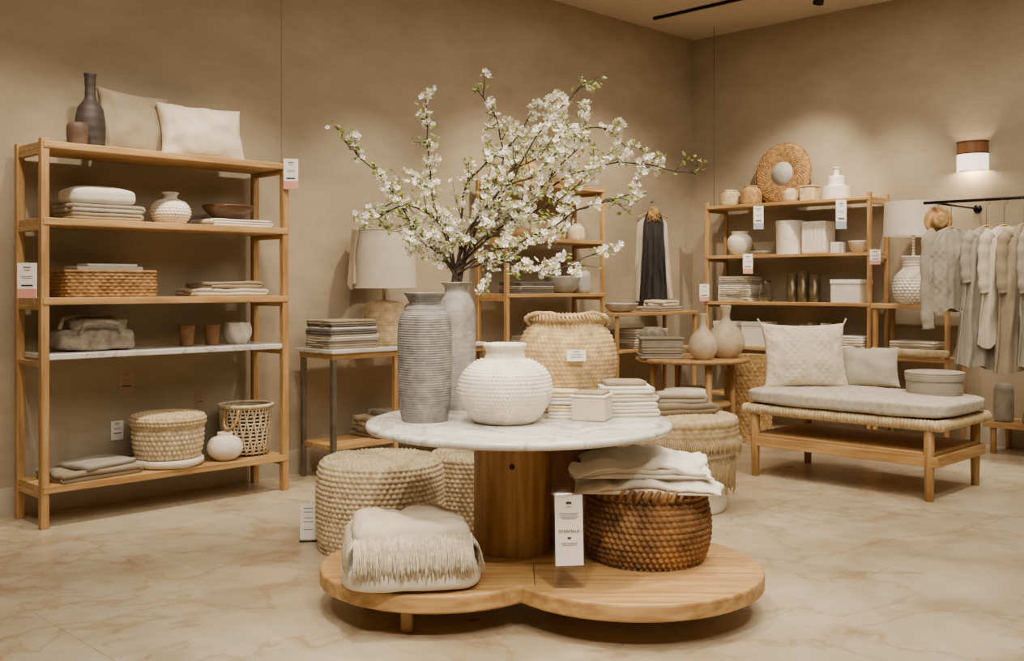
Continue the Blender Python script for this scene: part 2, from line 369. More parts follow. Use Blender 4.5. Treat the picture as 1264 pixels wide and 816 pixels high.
# row 5
b=MB(); b.fold(.5,.3,2,.03,linenT,seed=11,amp=.014); b.fold(.38,.26,1,.03,linenG,seed=12,amp=.014,M=T(.05,0,.058,rz=.2)); put(b,'folded_throw',2.5,6.0,Z1[4],.12)
b=MB(); b.lathe([(0,0),(.19,0),(.215,.02),(.215,.045),(.2,.05),(0,.05)],cerW,56); put(b,'ceramic_tray',3.0,6.02,Z1[4])
b=MB(); b.lathe([(0,0),(.16,.0),(.19,.03),(.205,.12),(.205,.2),(.195,.21)],ropeL,240,100,disp=weave(.013,.03,44,0,.05))
b.lathe([(.2,.2),(.218,.205),(.222,.24),(.2,.262),(.12,.272),(0,.275)],rope,240,80,disp=weave(.01,.022,54,0,.1)); put(b,'lidded_woven_basket',3.0,6.02,Z1[4]+.05)
b=MB(); b.lathe([(0,0),(.05,.0),(.1,.04),(.112,.085),(.09,.135),(.05,.155),(.048,.175),(.04,.175),(.04,.15),(0,.1)],cerW,48,60); put(b,'white_ceramic_vase',3.34,5.93,Z1[4])
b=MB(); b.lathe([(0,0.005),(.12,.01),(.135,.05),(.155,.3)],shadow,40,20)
for i in range(13):
    z=.02+i*.024; b.ring(.137+.025*z/.3,.0065,z,ropeL,60,5,30,.3)
for i in range(22):
    for sg in (1,-1):
        b.tube([((.145+.025*q/8)*math.cos(2*pi*i/22+sg*q*.05),(.145+.025*q/8)*math.sin(2*pi*i/22+sg*q*.05),.01+q*.039) for q in range(9)],.006,ropeL,4)
b.ring(.172,.013,.325,ropeL,60,6,30,.3)
for sg in (-1,1): b.tube(catmull([(sg*.165,-.05,.31),(sg*.2,-.04,.22),(sg*.215,0,.19),(sg*.2,.04,.22),(sg*.165,.05,.31)],14),.01,wick,6)
put(b,'open_weave_basket',3.56,6.05,Z1[4],.5)

# price tags
def tag(x,y,z0,w,h,rz,bandm=None,string=.05,name='price_tag',cm_=card,M=None):
    b=MB(); b.box((w,.003,h),(0,0,h/2),cm_,.0008)
    for i,(f,ww,t,mm) in enumerate(((.88,.4,.035,ink),(.8,.3,.02,ink),(.62,.6,.012,ink),(.57,.5,.012,ink),(.36,.6,.045,inkD))):
        b.box((w*ww,.001,h*t),(0,-.0022,h*f),mm,0)
    if bandm: b.box((w*.98,.001,h*.25),(0,-.0023,h*.14),bandm,0)
    if string: b.tube([(0,0,h*.97),(0,.01,h+string)],.0012,linen,4)
    return b.build(name,(x,y,z0),rz)
tag(3.745,5.80,1.98,.095,.2,-.5,pink,.0)
tag(2.08,5.80,1.28,.1,.19,-.6,pink,.01)
tag(2.80,6.296,.38,.08,.12,0,None,0,'wall_label'); tag(2.86,6.296,.66,.1,.15,0,None,0,'wall_label',kraft); tag(3.36,6.296,.54,.06,.1,0,None,0,'wall_label',kraft)

# ===== console table with lamp
b=MB(); w=1.45;d=.44
b.box((w,d,.03),(0,0,.895),marble,.006); b.box((w-.04,d-.04,.04),(0,0,.86),woodX)
for sx in (-1,1):
    for sy in (-1,1): b.box((.035,.035,.84),(sx*(w/2-.04),sy*(d/2-.04),.42),metal,.003)
b.box((.035,.035,.84),(-.15,-(d/2-.04),.42),woodZ,.003)
b.box((w-.06,d-.06,.035),(0,0,.235),woodX)
b.build('console_table',(4.78,6.0,0))
cz=.91
b=MB(); z=0
for i,(m,n) in enumerate(((linenT,2),(linenG,2),(linen,2),(linenS,2),(linenW,1),(linenS,1),(linenT,2))):
    b.fold(.42-.006*i,.3,n,.016,m,seed=20+i,M=T(random.uniform(-.01,.01),0,z)); z+=n*.016+.001
put(b,'folded_textile_stack',4.28,5.98,cz)
b=MB(); b.lathe([(0,0),(.12,0),(.14,.02),(.145,.1),(.14,.26),(.12,.31),(.03,.325),(.012,.335),(.012,.46)],rope,140,110,disp=weave(.005,.02,50))
b.lathe([(.24,.42),(.215,.84)],shade,56,24); b.lathe([(.212,.84),(.237,.42)],shade,56,12); b.ring(.24,.004,.42,linen,48,5); b.ring(.215,.004,.84,linen,48,5)
b.tube([(-.215,0,.8),(.215,0,.8)],.004,metal,4); b.tube([(0,0,.4),(0,0,.8)],.004,metal,4)
vs=[];fs=[]
for i in range(17):
    for j in range(21):
        a=math.radians(88+62*i/16+3*math.sin(j*.4)); s_=j/20
        if s_<.15: rr=.12+.11*s_/.15; zz=.853
        else: rr=.226+.03*s_+.012*math.sin(i*.9+1)*s_; zz=.85-(s_-.15)*(.5+.03*math.sin(i*.7))
        vs.append((rr*math.cos(a),rr*math.sin(a),zz+.004))
for i in range(16):
    for j in range(20): a=i*21+j; fs.append((a,a+1,a+22,a+21))
b.add(vs,fs,linen); put(b,'table_lamp',4.67,6.0,cz,.5)
b=MB(); b.lathe([(0,0),(.07,0),(.085,.03),(.085,.26),(.07,.29),(.06,.29),(.06,.05),(0,.03)],mat('amber_ceramic','#a07a42','#c29a5e',.4,8,.1),48,50); put(b,'amber_vase',4.93,5.95,cz)
b=MB(); b.lathe([(0,0),(.08,0),(.1,.02),(.1,.13),(.08,.16),(.07,.16),(.07,.03),(0,.03)],cerW,48,50); put(b,'ceramic_canister',5.34,5.97,cz)
b=MB(); b.fold(.5,.34,2,.035,linenT,seed=31,amp=.012); b.fold(.46,.32,2,.035,ropeL,seed=32,amp=.012,M=T(z=.07)); b.fold(.3,.25,1,.04,linenG,seed=33,amp=.01,M=T(.03,0,.14)); put(b,'folded_rug_stack',4.72,6.0,.253)

# ===== display shelf behind the blossoms
Z3=[2.2,1.74,1.28,.82,.3]
shelf('wooden_display_shelf',5.79,7.02,5.85,6.22,[(z,0) for z in Z3],2.22,.035,.03)
def bowl(R,h,m,name,x,y,z,k=0):
    b=MB(); b.lathe([(0,0),(R*.45,0),(R*.8,h*.35),(R,h),(R*.94,h),(R*.72,h*.4),(0,h*.15)],m,96 if k else 48,50 if k else 40,disp=(weave(.005,.018,36) if k else None)); return put(b,name,x,y,z)
def canister(R,h,m,name,x,y,z,neck=.6,dsp=None,seg=48):
    b=MB(); b.lathe([(0,0),(R*.75,0),(R,h*.15),(R,h*.6),(R*.85,h*.8),(R*neck,h*.9),(R*neck,h),(R*neck*.85,h),(R*neck*.8,h*.85),(0,h*.4)],m,seg,70,disp=dsp); return put(b,name,x,y,z)
def stack(w,d,ms,name,x,y,z,t=.016,n=2,rz=0):
    b=MB(); q=0
    for i,m in enumerate(ms):
        b.fold(w-.008*i,d,n,t,m,seed=random.randint(0,99),M=T(random.uniform(-.008,.008),0,q)); q+=n*t+.001
    put(b,name,x,y,z,rz); return z+q
stack(.4,.26,[linenS,linenG,linenS],'folded_textile_stack',6.2,6.03,Z3[2])
bowl(.16,.14,cerL,'ceramic_bowl',6.62,6.0,Z3[2]); canister(.08,.22,cerL,'small_vase',6.88,6.0,Z3[2])
bowl(.2,.13,ropeL,'woven_bowl',6.15,6.03,Z3[1],1); canister(.1,.2,cerT,'small_vase',6.55,6.03,Z3[1]); canister(.08,.15,cerT,'small_vase',6.83,6.03,Z3[1])
canister(.11,.2,wick,'woven_pot',6.2,6.03,Z3[0]); bowl(.17,.1,cerT,'ceramic_bowl',6.7,6.03,Z3[0])
stack(.5,.28,[linen,linenW,linen],'folded_textile_stack',6.4,6.03,Z3[3]); stack(.5,.28,[linen,linenT],'folded_textile_stack',6.4,6.03,Z3[4])

# ===== small side console and hanging dress
b=MB(); w=1.25;d=.42
b.box((w,d,.03),(0,0,1.085),woodX)
for sx in (-1,1):
    for sy in (-1,1): b.box((.03,.03,1.07),(sx*(w/2-.03),sy*(d/2-.03),.535),woodZ,.003)
b.box((w-.05,d-.02,.025),(0,0,.75),woodX); b.box((w-.05,d-.02,.025),(0,0,.3),woodX); b.build('high_side_table',(7.74,6.0,0))
b=MB(); b.fold(.42,.28,2,.022,linenT,seed=41,amp=.01); b.fold(.3,.22,2,.03,linen,seed=42,amp=.012,M=T(.03,0,.046)); put(b,'folded_scarf',7.98,5.98,1.1,.1)
stack(.5,.3,[linenT,linen,linenG,linen],'folded_textile_stack',7.7,6.0,.7625,.022); bowl(.16,.08,cerL,'ceramic_bowl',7.4,5.98,1.1)

def garment(b,wsh,L,whem,m,depth=.08,sleeve=0,folds=9,famp=.02,seed=0,y0=0,sm=None,slr=.05,fac=0,hemv=.02):
    rows=44; seg=96; vs=[];fs=[]
    for i in range(rows+1):
        t=i/rows; z=-L*t
        if t<.1: q=t/.1; hw=.06+(wsh/2-.06)*q**.8; dz=-.03*q
        else: hw=wsh/2+(whem/2-wsh/2)*((t-.1)/.9)**1.3; dz=-.03
        dp=.03+(depth/2)*min(1,t*4)
        for j in range(seg):
            th=2*pi*j/seg; c=math.cos(th);s_=math.sin(th)
            f=famp*min(1,t*1.6)*math.sin(folds*th+seed+noise.noise(Vector((c*2,t*3,seed)))*2)
            f+=.012*noise.noise(Vector((c*5+seed,t*5,s_)))
            if fac: f+=fac*abs(math.sin(c*hw*60+math.sin(t*60)*.5))
            x=hw*c*(1+f*.4); y=dp*(abs(s_)**.8)*(1 if s_>0 else -1)+f*(1 if s_>0 else -1)
            vs.append((x,y+y0,z+dz+noise.noise(Vector((x*8,t*.3,seed)))*hemv*2.5*t))
    for i in range(rows):
        for j in range(seg):
            j2=(j+1)%seg; fs.append((i*seg+j,(i+1)*seg+j,(i+1)*seg+j2,i*seg+j2))
    b.add(vs,fs,m)
    if sleeve:
        for sg in (-1,1):
            x=wsh/2-.035
            P=[(sg*(x-.02),y0,-.055),(sg*(x+.02),y0-.01,-.1),(sg*(x+.035),y0-.015,-sleeve*.45),(sg*(x+.04),y0-.03,-sleeve*.8),(sg*(x+.03),y0-.03,-sleeve)]
            b.tube(catmull(P,20),[slr*(1+.1*math.sin(i*1.7)-.012*i) for i in range(20)],sm or m,14,M=T(s=(1,.7,1)))
def hanger(b,w,top,m=woodX):
    b.tube(catmull([(-w/2,0,-.055),(-w/4,0,-.02),(0,0,.012),(w/4,0,-.02),(w/2,0,-.055)],14),.009,m,8)
    b.tube(catmull([(0,0,0),(0,0,top-.04),(.022,0,top-.02),(.02,0,top+.012),(0,0,top+.017),(-.02,0,top)],14),.0025,metal,6)
dark=mat('charcoal_stripe','#1d1a1a','#3b3735',.9,40,.3,100,stretch=(3,1,.05))
b=MB(); garment(b,.2,.82,.27,dark,.07,0,12,.02,1,y0=-.04); 
garment(b,.3,.84,.42,linen,.04,0,11,.018,2,y0=.05)
hanger(b,.3,.1); b.soft((.1,.07,.1),(0,-.06,.0),wick,8,3,.02,20)
for i in range(14): b.tube([(random.uniform(-.03,.03),-.07,.03),(random.uniform(-.07,.07),-.09,-.04),(random.uniform(-.08,.08),-.09,-.1)],.004,wick,4)
b.tube([(0,.12,.1),(0,-.02,.1)],.008,metal,8)
b.build('hanging_dress',(8.13,6.17,2.07),-.75)

# ===== round table w/ vases
rx,ry=plan(1.495,8.5)
b=MB(); b.lathe([(0,.72),(.44,.72),(.465,.728),(.47,.74),(.465,.752),(.44,.756),(0,.756)],woodX,72)
for i in range(4):
    a=pi/4+i*pi/2; b.tube([(.36*math.cos(a),.36*math.sin(a),0),(.34*math.cos(a),.34*math.sin(a),.725)],[.02,.03],woodZ,10)
b.lathe([(0,.36),(.3,.36),(.31,.375),(.3,.39),(0,.39)],woodX,48); b.build('round_side_table',(rx,ry,0),.2)
stack(.22,.18,[linen,linenT,linen],'folded_textile_stack',rx,ry,.391,.02,2,-.7)
def gourd(R,h,x,d,name='gourd_vase',m=cerT):
    b=MB(); b.lathe([(0,0),(R*.5,0),(R*.9,h*.15),(R,h*.32),(R*.8,h*.52),(R*.35,h*.68),(R*.22,h*.8),(R*.3,h),(R*.22,h),(R*.15,h*.8),(0,h*.5)],m,48,80); X,Y=plan(x,d); put(b,name,X,Y,.756)
gourd(.115,.36,1.525,8.2); gourd(.155,.42,1.75,8.42)
X,Y=plan(1.2,8.4); z=stack(.34,.26,[linenG,linenT],'folded_textile_stack',X,Y,.756,.02,2,R45); X,Y=plan(1.22,8.42); b=MB(); b.box((.34,.2,.07),(0,0,.035),linenG,.01); b.box((.36,.22,.015),(0,0,.078),linenT,.004); put(b,'linen_keepsake_box',X,Y,z,R45)
X,Y=plan(1.2,8.75); b=MB(); b.lathe([(0,0),(.09,0),(.11,.03),(.11,.18),(.08,.22),(.07,.22),(.08,.05),(0,.03)],wickG,90,60,disp=weave(.004,.02,40)); put(b,'woven_pot',X,Y,.756)
X,Y=plan(1.28,7.6); b=MB(); b.lathe([(0,0),(.15,0),(.16,.02),(.155,.5),(.15,.58),(0,.58)],cerW,48); put(b,'white_plinth',X,Y,0)
X,Y=plan(2.06,8.95); b=MB(); b.lathe([(0,0),(.17,0),(.19,.05),(.2,.6),(.19,.72),(.18,.73),(.17,.6),(0,.1)],wick,200,150,disp=weave(.01,.035,30,0,.1)); put(b,'wicker_hamper',X,Y,0)

# ===== right shelf
Z4=[2.13,1.64,1.19,.76,.3]
shelf('wooden_bookcase',8.58,8.95,4.14,5.87,[(z,0) for z in Z4],2.17,.035,.03)
XM=8.77
canister(.1,.16,rope,'woven_pot',XM,5.69,Z4[0],.7,weave(.006,.02,36),110); canister(.1,.19,wick,'woven_pot',XM,5.46,Z4[0],.6,weave(.006,.02,36),110)
b=MB(); b.lathe([(.1,.02),(.12,.03),(.2,.04),(.27,.035),(.29,.02),(.29,.005),(0,0)],wickB,240,100,disp=weave(.01,.022,44,.8,.1),M=T(0,0,.295,ry=-pi/2+.12)); b.lathe([(0,.028),(.115,.028),(.115,.02)],cerL,40,M=T(0,0,.295,ry=-pi/2+.12)); put(b,'round_rattan_mirror',8.88,5.17,Z4[0])
canister(.075,.13,rope,'small_vase',8.7,4.99,Z4[0]); b=MB(); b.box((.14,.14,.13),(0,0,.065),rope,.01); b.box((.15,.15,.015),(0,0,.138),rope,.004); put(b,'small_lidded_box',8.72,4.80,Z4[0])
b=MB(); b.lathe([(0,0),(.12,0),(.125,.01),(.125,.115),(.12,.125),(.08,.13),(.075,.14),(.075,.21),(.065,.22),(.03,.225),(.025,.24),(.025,.28),(.035,.3),(0,.3)],cerW,56,120); put(b,'stacked_ceramic_vase',XM,4.56,Z4[0])
b=MB(); b.lathe([(0,0),(.06,0),(.11,.07),(.122,.15),(.09,.2),(.075,.21),(.085,.235),(.075,.235),(.06,.21),(0,.15)],cerW,56,80); put(b,'rounded_vase',XM,5.585,Z4[1])
bowl(.1,.035,cerL,'ceramic_dish',8.72,5.33,Z4[1])
b=MB(); b.lathe([(0,0),(.12,0),(.125,.02),(.13,.27),(.135,.3),(.125,.3),(.12,.05),(0,.03)],cerW,120,90,disp=lambda t,a:.004*abs(math.sin(t*16))); put(b,'fluted_planter',XM,5.03,Z4[1])
b=MB(); b.box((.2,.24,.3),(0,0,.15),cerW,.012); 
for i in range(6): b.box((.205,.02,.27),(0,-.1+i*.04,.15),linenW,.006)
put(b,'ribbed_white_box',XM,4.74,Z4[1])
b=MB(); b.box((.12,.09,.1),(0,0,.05),card,.006); put(b,'small_gift_box',8.72,4.52,Z4[1]); bowl(.09,.1,cerT,'ceramic_bowl',8.72,4.32,Z4[1])
stack(.26,.36,[linen,linenG,linen,linenW,linenG,linen],'folded_textile_stack',XM,5.58,Z4[2],.02)
b=MB(); b.lathe([(0,0),(.06,0),(.07,.02),(.055,.16),(.06,.2),(.055,.2),(.05,.16),(.06,.02),(0,.012)],glass,40,50); put(b,'glass_vase',8.72,5.27,Z4[2])
for yy,hh in ((4.98,.27),(4.87,.29),(4.75,.26)):
    b=MB(); b.lathe([(0,0),(.05,0),(.052,.01),(.052,hh),(.046,hh),(.046,.02),(0,.015)],gold,32); put(b,'smoked_glass_vase',8.72,yy,Z4[2])
b=MB(); b.box((.24,.28,.17),(0,0,.085),linenW,.006); b.box((.25,.29,.04),(0,0,.19),card,.005); put(b,'lidded_storage_box',8.74,4.4,Z4[2])
b=MB(); b.box((.22,.26,.2),(0,0,.1),linenW,.006); b.box((.23,.27,.04),(0,0,.215),linenW,.005); put(b,'lidded_storage_box',8.74,5.35,Z4[3])
b=MB(); b.box((.22,.26,.2),(0,0,.1),card,.006); b.box((.23,.27,.04),(0,0,.215),linenW,.005); put(b,'lidded_storage_box',8.74,5.67,Z4[3])
b=MB()
for i in range(8): b.box((.16,.035,.2+.02*(i%3)),(0,-.16+i*.042,.1+.01*(i%3)),(linenS,linenT,linenW,linenG)[i%4],.003)
put(b,'book_row',8.74,4.72,Z4[3])
stack(.28,.34,[linenW,linen,linenW],'folded_textile_stack',8.75,4.4,Z4[3],.022)
stack(.28,.5,[linenW,linen,linenW],'folded_textile_stack',8.75,5.4,Z4[4],.022); stack(.28,.5,[linenT,linen],'folded_textile_stack',8.75,4.6,Z4[4],.022)
# lamp table extension
b=MB(); w=.4;d=.68
b.box((w,d,.04),(0,0,1.17),woodY)
for sx in (-1,1):
    for sy in (-1,1): b.box((.035,.035,1.15),(sx*(w/2-.03),sy*(d/2-.03),.575),woodZ,.003)
b.box((w-.02,d-.05,.03),(0,0,.72),woodY); b.box((w-.02,d-.05,.03),(0,0,.3),woodY)
b.box((.05,d,.06),(-w/2,0,.78),rope,.02); b.build('slim_side_table',(8.72,3.77,0))
stack(.3,.4,[linen,linenT,linen],'folded_textile_stack',8.72,3.77,.736,.022)
b=MB(); b.lathe([(0,0),(.1,0),(.15,.06),(.165,.14),(.145,.23),(.09,.29),(.08,.32),(.085,.38),(.095,.4),(.07,.4),(.012,.41),(.012,.6)],cerW,160,170,disp=bumps(.01,.026,26))
b.lathe([(.245,.58),(.235,.87)],shade,56,16); b.lathe([(.232,.87),(.242,.58)],shade,56,10); b.tube([(-.233,0,.84),(.233,0,.84)],.004,metal,4); b.tube([(0,0,.55),(0,0,.84)],.004,metal,4)
put(b,'table_lamp',8.63,3.78,1.19)
for (yy,z0,h) in ((5.238,1.88,.22),(4.397,1.85,.26),(5.353,1.46,.19),(5.85,1.19,.17),(4.08,1.53,.13)):
    tag(8.545,yy,z0,.095,h,R45,pink if h<.2 else mat('blue_print','#a3acb8','#a3acb8',.7,5,0),.02)

# suspension wire, ceiling track, recessed lamp
b=MB(); b.tube([(0,0,0),(0,0,H-2.13)],.003,metal,6); b.build('suspension_wire',(8.64,5.8,2.13))
b=MB(); b.box((.035,5.0,.025),(0,0,-.0125),black,.003); b.build('ceiling_track',(7.95,3.52,H))
b=MB(); b.box((6.0,.035,.025),(0,0,-.0125),black,.003); b.build('ceiling_track',(3.6,4.9,H))
b=MB(); b.lathe([(0,-.005),(.05,-.006),(.06,-.012),(.065,0)],trimm,32); b.build('recessed_downlight',(8.55,5.9,H))

# ===== clothes rail
b=MB(); b.tube([(0,-1.4,0),(0,.12,0)],.012,black,10)
for yy in (-1.3,.05): b.tube([(0,yy,0),(.92,yy,0)],.009,black,8); b.lathe([(0,0),(.035,0),(.035,.012),(0,.012)],black,20,M=T(.92,yy,0,ry=-pi/2))
b.build('clothes_rail',(8.07,3.33,2.0))
def hang(name,y,w,L,wh,m,sl,seed,rz=R45,dp=.09,fa=.02,slr=.05,fac=0,hv=.02,folds=9):
    b=MB(); garment(b,w,L,wh,m,dp,sl,folds,fa,seed,slr=slr,fac=fac,hemv=hv); hanger(b,w*.85,.2); b.build(name,(8.07,y,1.79),rz)
knit=mat('cable_knit','#c0b5a1','#d9cfbd',.95,12,.8,60,dist=.008,kind='weave')
hang('knit_sweater',3.235,.38,.60,.44,knit,.78,1,R45,slr=.062,fac=.014,fa=.012,hv=.03)
hang('linen_dress',2.97,.30,1.02,.46,linenG,.42,2,R45-.1,dp=.05,fa=.025,hv=.03,folds=11)
hang('linen_blouse',2.84,.3,.86,.4,linen,.5,9,R45-.1,dp=.05,fa=.018,hv=.03)
hang('long_linen_dress',2.70,.32,1.05,.44,linenT,.5,3,R45-.1,dp=.05,fa=.018,hv=.03)
hang('linen_tunic',2.54,.34,1.0,.42,linenG,.5,4,R45-.1,dp=.05)
hang('linen_shirt',2.34,.34,.9,.4,linen,.5,5,R45-.1,dp=.05)
b=MB(); b.lathe([(0,0),(.1,.0),(.105,.006),(.065,.012),(.06,.06),(.045,.075),(0,.08)],wick,100,60,disp=weave(.003,.015,40),M=T(0,0,.115,rx=pi/2)); b.tube([(0,0,.2),(0,-.01,.26)],.003,metal,5); b.build('straw_hat',(8.12,3.36,1.745),R45)
b=MB(); b.box((.42,1.3,.04),(0,0,.23),woodY)
for sx in (-1,1):
    for sy in (-1,1): b.tube([(sx*.17,sy*.58,0),(sx*.17,sy*.58,.215)],.025,woodZ,10)
b.build('low_wooden_bench',(8.74,2.52,0))
b=MB(); b.lathe([(0,0),(.06,0),(.075,.04),(.075,.25),(.06,.29),(.05,.29),(.05,.05),(0,.03)],cerL,40,50); put(b,'grey_vase',8.68,3.06,.25)
b=MB(); b.soft((.24,.1,.11),(0,0,.055),linenT,8,4,.01); b.soft((.24,.1,.11),(0,.13,.055),linenT,8,4,.01); put(b,'pair_of_slippers',8.7,2.72,.25)

# sconce
sh=mat('sconce_glow','#fff0d2','#fff3dc',.8,3,0,emis=2.0)
b=MB(); 
def half(b,R,z0,z1,m,k=24):
    vs=[];fs=[]
    for i in range(k+1):
        a=pi/2+pi*i/k
        for z in (z0,z1): vs.append((R*math.cos(a)*.9,R*math.sin(a),z))
    for i in range(k): fs.append((2*i,2*i+1,2*i+3,2*i+2))
    b.add(vs,fs,m)
half(b,.13,.02,.12,woodR); half(b,.13,-.125,.02,sh); half(b,.134,.014,.024,walnut); half(b,.134,.112,.125,walnut)
b.box((.012,.24,.24),(-.006,0,0),walnut,.002); sc=b.build('wall_sconce',(XW-.0,3.42,2.45))

# ===== daybed
b=MB()
for sx in (-1,1):
    for sy in (-1,1): b.tube([(sx*.37,sy*.62,0),(sx*.37,sy*.62,.27),(sx*.37,sy*.62,.5)],[.026,.032,.032],woodZ,14)
for sx in (-1,1): b.box((.045,1.36,.07),(sx*.37,0,.25),woodY,.006)
for sy in (-1,1): b.box((.78,.045,.07),(0,sy*.66,.25),woodX,.006)
for i in range(9): b.box((.085,1.3,.018),(-.34+i*.085,0,.294),woodY,.003)
b.box((.78,1.36,.03),(0,0,.485),woodY,.006)
def wrap(p0,p1,r,m):
    p0=Vector(p0);p1=Vector(p1); n=int((p1-p0).length/.006)
    b.tube([p0.lerp(p1,i/n) for i in range(n+1)],[r*(1+.12*math.sin(i*1.6)) for i in range(n+1)],m,10)
for sx in (-1,1): wrap((sx*.385,-.7,.475),(sx*.385,.7,.475),.034,rope)
for sy in (-1,1): wrap((-.385,sy*.69,.475),(.385,sy*.69,.475),.034,rope)
b.soft((.84,1.46,.11),(0,0,.565),mat('oatmeal_cushion','#b0a797','#c7beb0',.95,30,.6,160,dist=.004),24,6,.008,4)
b.build('daybed_bench',(6.74,3.31,0))
bz=.617
def stitch(x,z): 
    c=.009*abs(math.sin(x*16)) if abs(x)<.2 else 0
    return c+.005*max(0,math.sin(z*110)*math.sin(x*110))*(1 if abs(math.sin(x*16))>.5 else 0)
diam=mat('stitched_linen','#cabda6','#ddd2be',.95,20,.5,120,dist=.004,lo=.15,hi=.85)
X,Y=plan(2.13,7.42); b=MB(); b.cushion(.62,.48,.18,diam,T(rx=-.22),seed=6,n=110,dispf=stitch,amp=.014); 
for cx_ in (-1,1):
    for cz_ in (0,1): b.tube([(cx_*.3,0,.005+cz_*.45*.97),(cx_*.33,0,.0+cz_*.5)],.006,linen,5,M=T(rx=-.22))
put(b,'throw_pillow',X,Y,bz,R45+.05)
X,Y=plan(2.60,7.46); b=MB(); b.cushion(.42,.3,.14,mat('warm_grey_linen','#a39a89','#bdb4a3',.9,9,.35,220,kind='weave',dist=.002),T(rx=-.3),seed=8,amp=.015); put(b,'throw_pillow',X,Y,bz,R45-.25)
X,Y=plan(2.86,6.95); b=MB(); b.lathe([(0,0),(.16,0),(.175,.01),(.178,.1)],linenG,200,50,disp=weave(.006,.016,70,0,.1)); b.lathe([(.182,.09),(.186,.1),(.186,.135),(.17,.147),(0,.15)],linenG,200,70,disp=weave(.005,.016,60,0,.1)); put(b,'round_woven_box',X,Y,bz)

# ===== centre display table
tx,ty=plan(.03,4.45); cL=(-.34,-.08,.50); cR=(.46,-.12,.56)   # lobes in table axes
b=MB()
b.lathe([(0,.732),(.63,.732),(.655,.738),(.66,.75),(.655,.764),(.64,.768),(0,.768)],marble,96)
b.lathe([(.17,.172),(.17,.733)],woodZ,48,M=T(-.03,.13,0))
b.box((.34,.1,.56),(.27,.2,.453),woodR,.008); b.box((.1,.3,.56),(.0,.26,.453),woodR,.008)
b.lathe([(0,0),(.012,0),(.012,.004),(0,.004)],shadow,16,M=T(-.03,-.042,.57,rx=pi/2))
out=[]
n=220
for i in range(n):
    a=2*pi*i/n; dx,dy=math.cos(a),math.sin(a); ox,oy=.06,-.1; best=0
    for (qx,qy,R) in (cL,cR):
        fx,fy=ox-qx,oy-qy; B=fx*dx+fy*dy; C=fx*fx+fy*fy-R*R; dd=B*B-C
        if dd>0: best=max(best,-B+math.sqrt(dd))
    out.append((ox+best*dx,oy+best*dy,best,dx,dy))
rings=[(0.02,.105),(0,.115),(0,.165),(.003,.172),(.01,.176)]
vs=[];fs=[]
for ins,z in rings:
    for (x,y,bb,dx,dy) in out: vs.append((x-dx*ins,y-dy*ins,z))
for i in range(len(rings)-1):
    for j in range(n): j2=(j+1)%n; fs.append((i*n+j,i*n+j2,(i+1)*n+j2,(i+1)*n+j))
vs.append((.06,-.1,.105)); vs.append((.06,-.1,.176)); c0=len(vs)-2
for j in range(n): fs.append((c0,(j+1)%n,j)); k=(len(rings)-1)*n; fs.append((c0+1,k+j,k+(j+1)%n))
b.add(vs,fs,woodX,smooth=False)
b.box((.004,.3,.002),(.06,-.29,.1762),walnut,0)
for (x,y) in ((-.44,-.44),(-.66,.1),(.2,.25),(.8,.2),(-.2,.28)): b.box((.045,.045,.106),(x,y,.053),woodZ,.004)
b.build('round_display_table',(tx,ty,0),R45)
PZ=.176; TZ=.768
def tp(x,d): return plan(x,d)
X,Y=tp(-.375,4.42); b=MB()
b.lathe([(0,0),(.085,0),(.1,.01),(.114,.12),(.117,.26),(.115,.40),(.104,.455),(.075,.485),(.068,.505),(.078,.53),(.09,.545),(.082,.55),(.06,.52),(.056,.5),(.09,.44),(0,.1)],cerG,96,900,disp=lambda t,a:.0008*math.sin(a*620+.6*math.sin(t*2))+.001*noise.noise(Vector((math.cos(t)*4,math.sin(t)*4,a*50)))); put(b,'ribbed_grey_vase',X,Y,TZ)
vx,vd=-.262,4.83; X,Y=tp(vx,vd); b=MB()
b.lathe([(0,0),(.065,0),(.075,.01),(.088,.15),(.092,.35),(.09,.47),(.07,.53),(.055,.55),(.056,.575),(.075,.592),(.07,.596),(.05,.575),(.048,.55),(.08,.45),(.075,.05),(0,.02)],cerM,64,400,disp=lambda t,a:.0012*noise.noise(Vector((math.cos(t)*3,math.sin(t)*3,a*70)))); put(b,'tall_flower_vase',X,Y,TZ)
# blossom branches
b=MB(); top=.58
stems=[[(-.02,.0,.16),(-.1,.0,.36),(-.13,.02,.62),(-.15,.05,.9)],
[(-.04,-.02,.1),(-.2,-.08,.28),(-.31,-.12,.46),(-.5,-.15,.66)],
[(.05,.02,.2),(.14,.05,.4),(.22,.08,.6),(.18,.1,.8),(.08,.1,.95)],
[(.06,-.02,.22),(.24,-.06,.46),(.4,-.1,.72),(.62,-.12,.95)],
[(.08,.02,.2),(.33,.05,.4),(.6,.08,.55),(.86,.06,.58),(1.13,.02,.52)],
[(.08,-.04,.12),(.38,-.15,.23),(.6,-.2,.35),(.86,-.22,.42)],
[(.05,-.04,.08),(.2,-.15,.12),(.4,-.2,.07),(.64,-.25,.14)],
[(-.03,.03,.1),(-.15,.1,.22),(-.28,.15,.4),(-.4,.16,.36)],
[(.06,.05,.25),(.28,.15,.58),(.45,.2,.7),(.68,.22,.78),(.84,.2,.66)],
[(.03,.0,.2),(.2,-.1,.43),(.36,-.18,.5),(.48,-.2,.62)],
[(.02,.05,.3),(.05,.1,.5),(.28,.2,.72),(.38,.22,.9)],
[(.05,-.02,.15),(.3,.0,.35),(.45,.02,.52),(.62,.05,.7)],
[(.07,.04,.2),(.2,.1,.5),(.38,.14,.62),(.52,.16,.82)],
[(-.03,-.03,.15),(-.08,-.1,.3),(-.22,-.15,.36),(-.36,-.18,.3)],
[(.07,.0,.15),(.28,-.05,.3),(.5,-.08,.42),(.7,-.1,.6)]]
fl=[]
def rv(s=1): return Vector((random.gauss(0,1),random.gauss(0,1),random.gauss(0,1)))*s
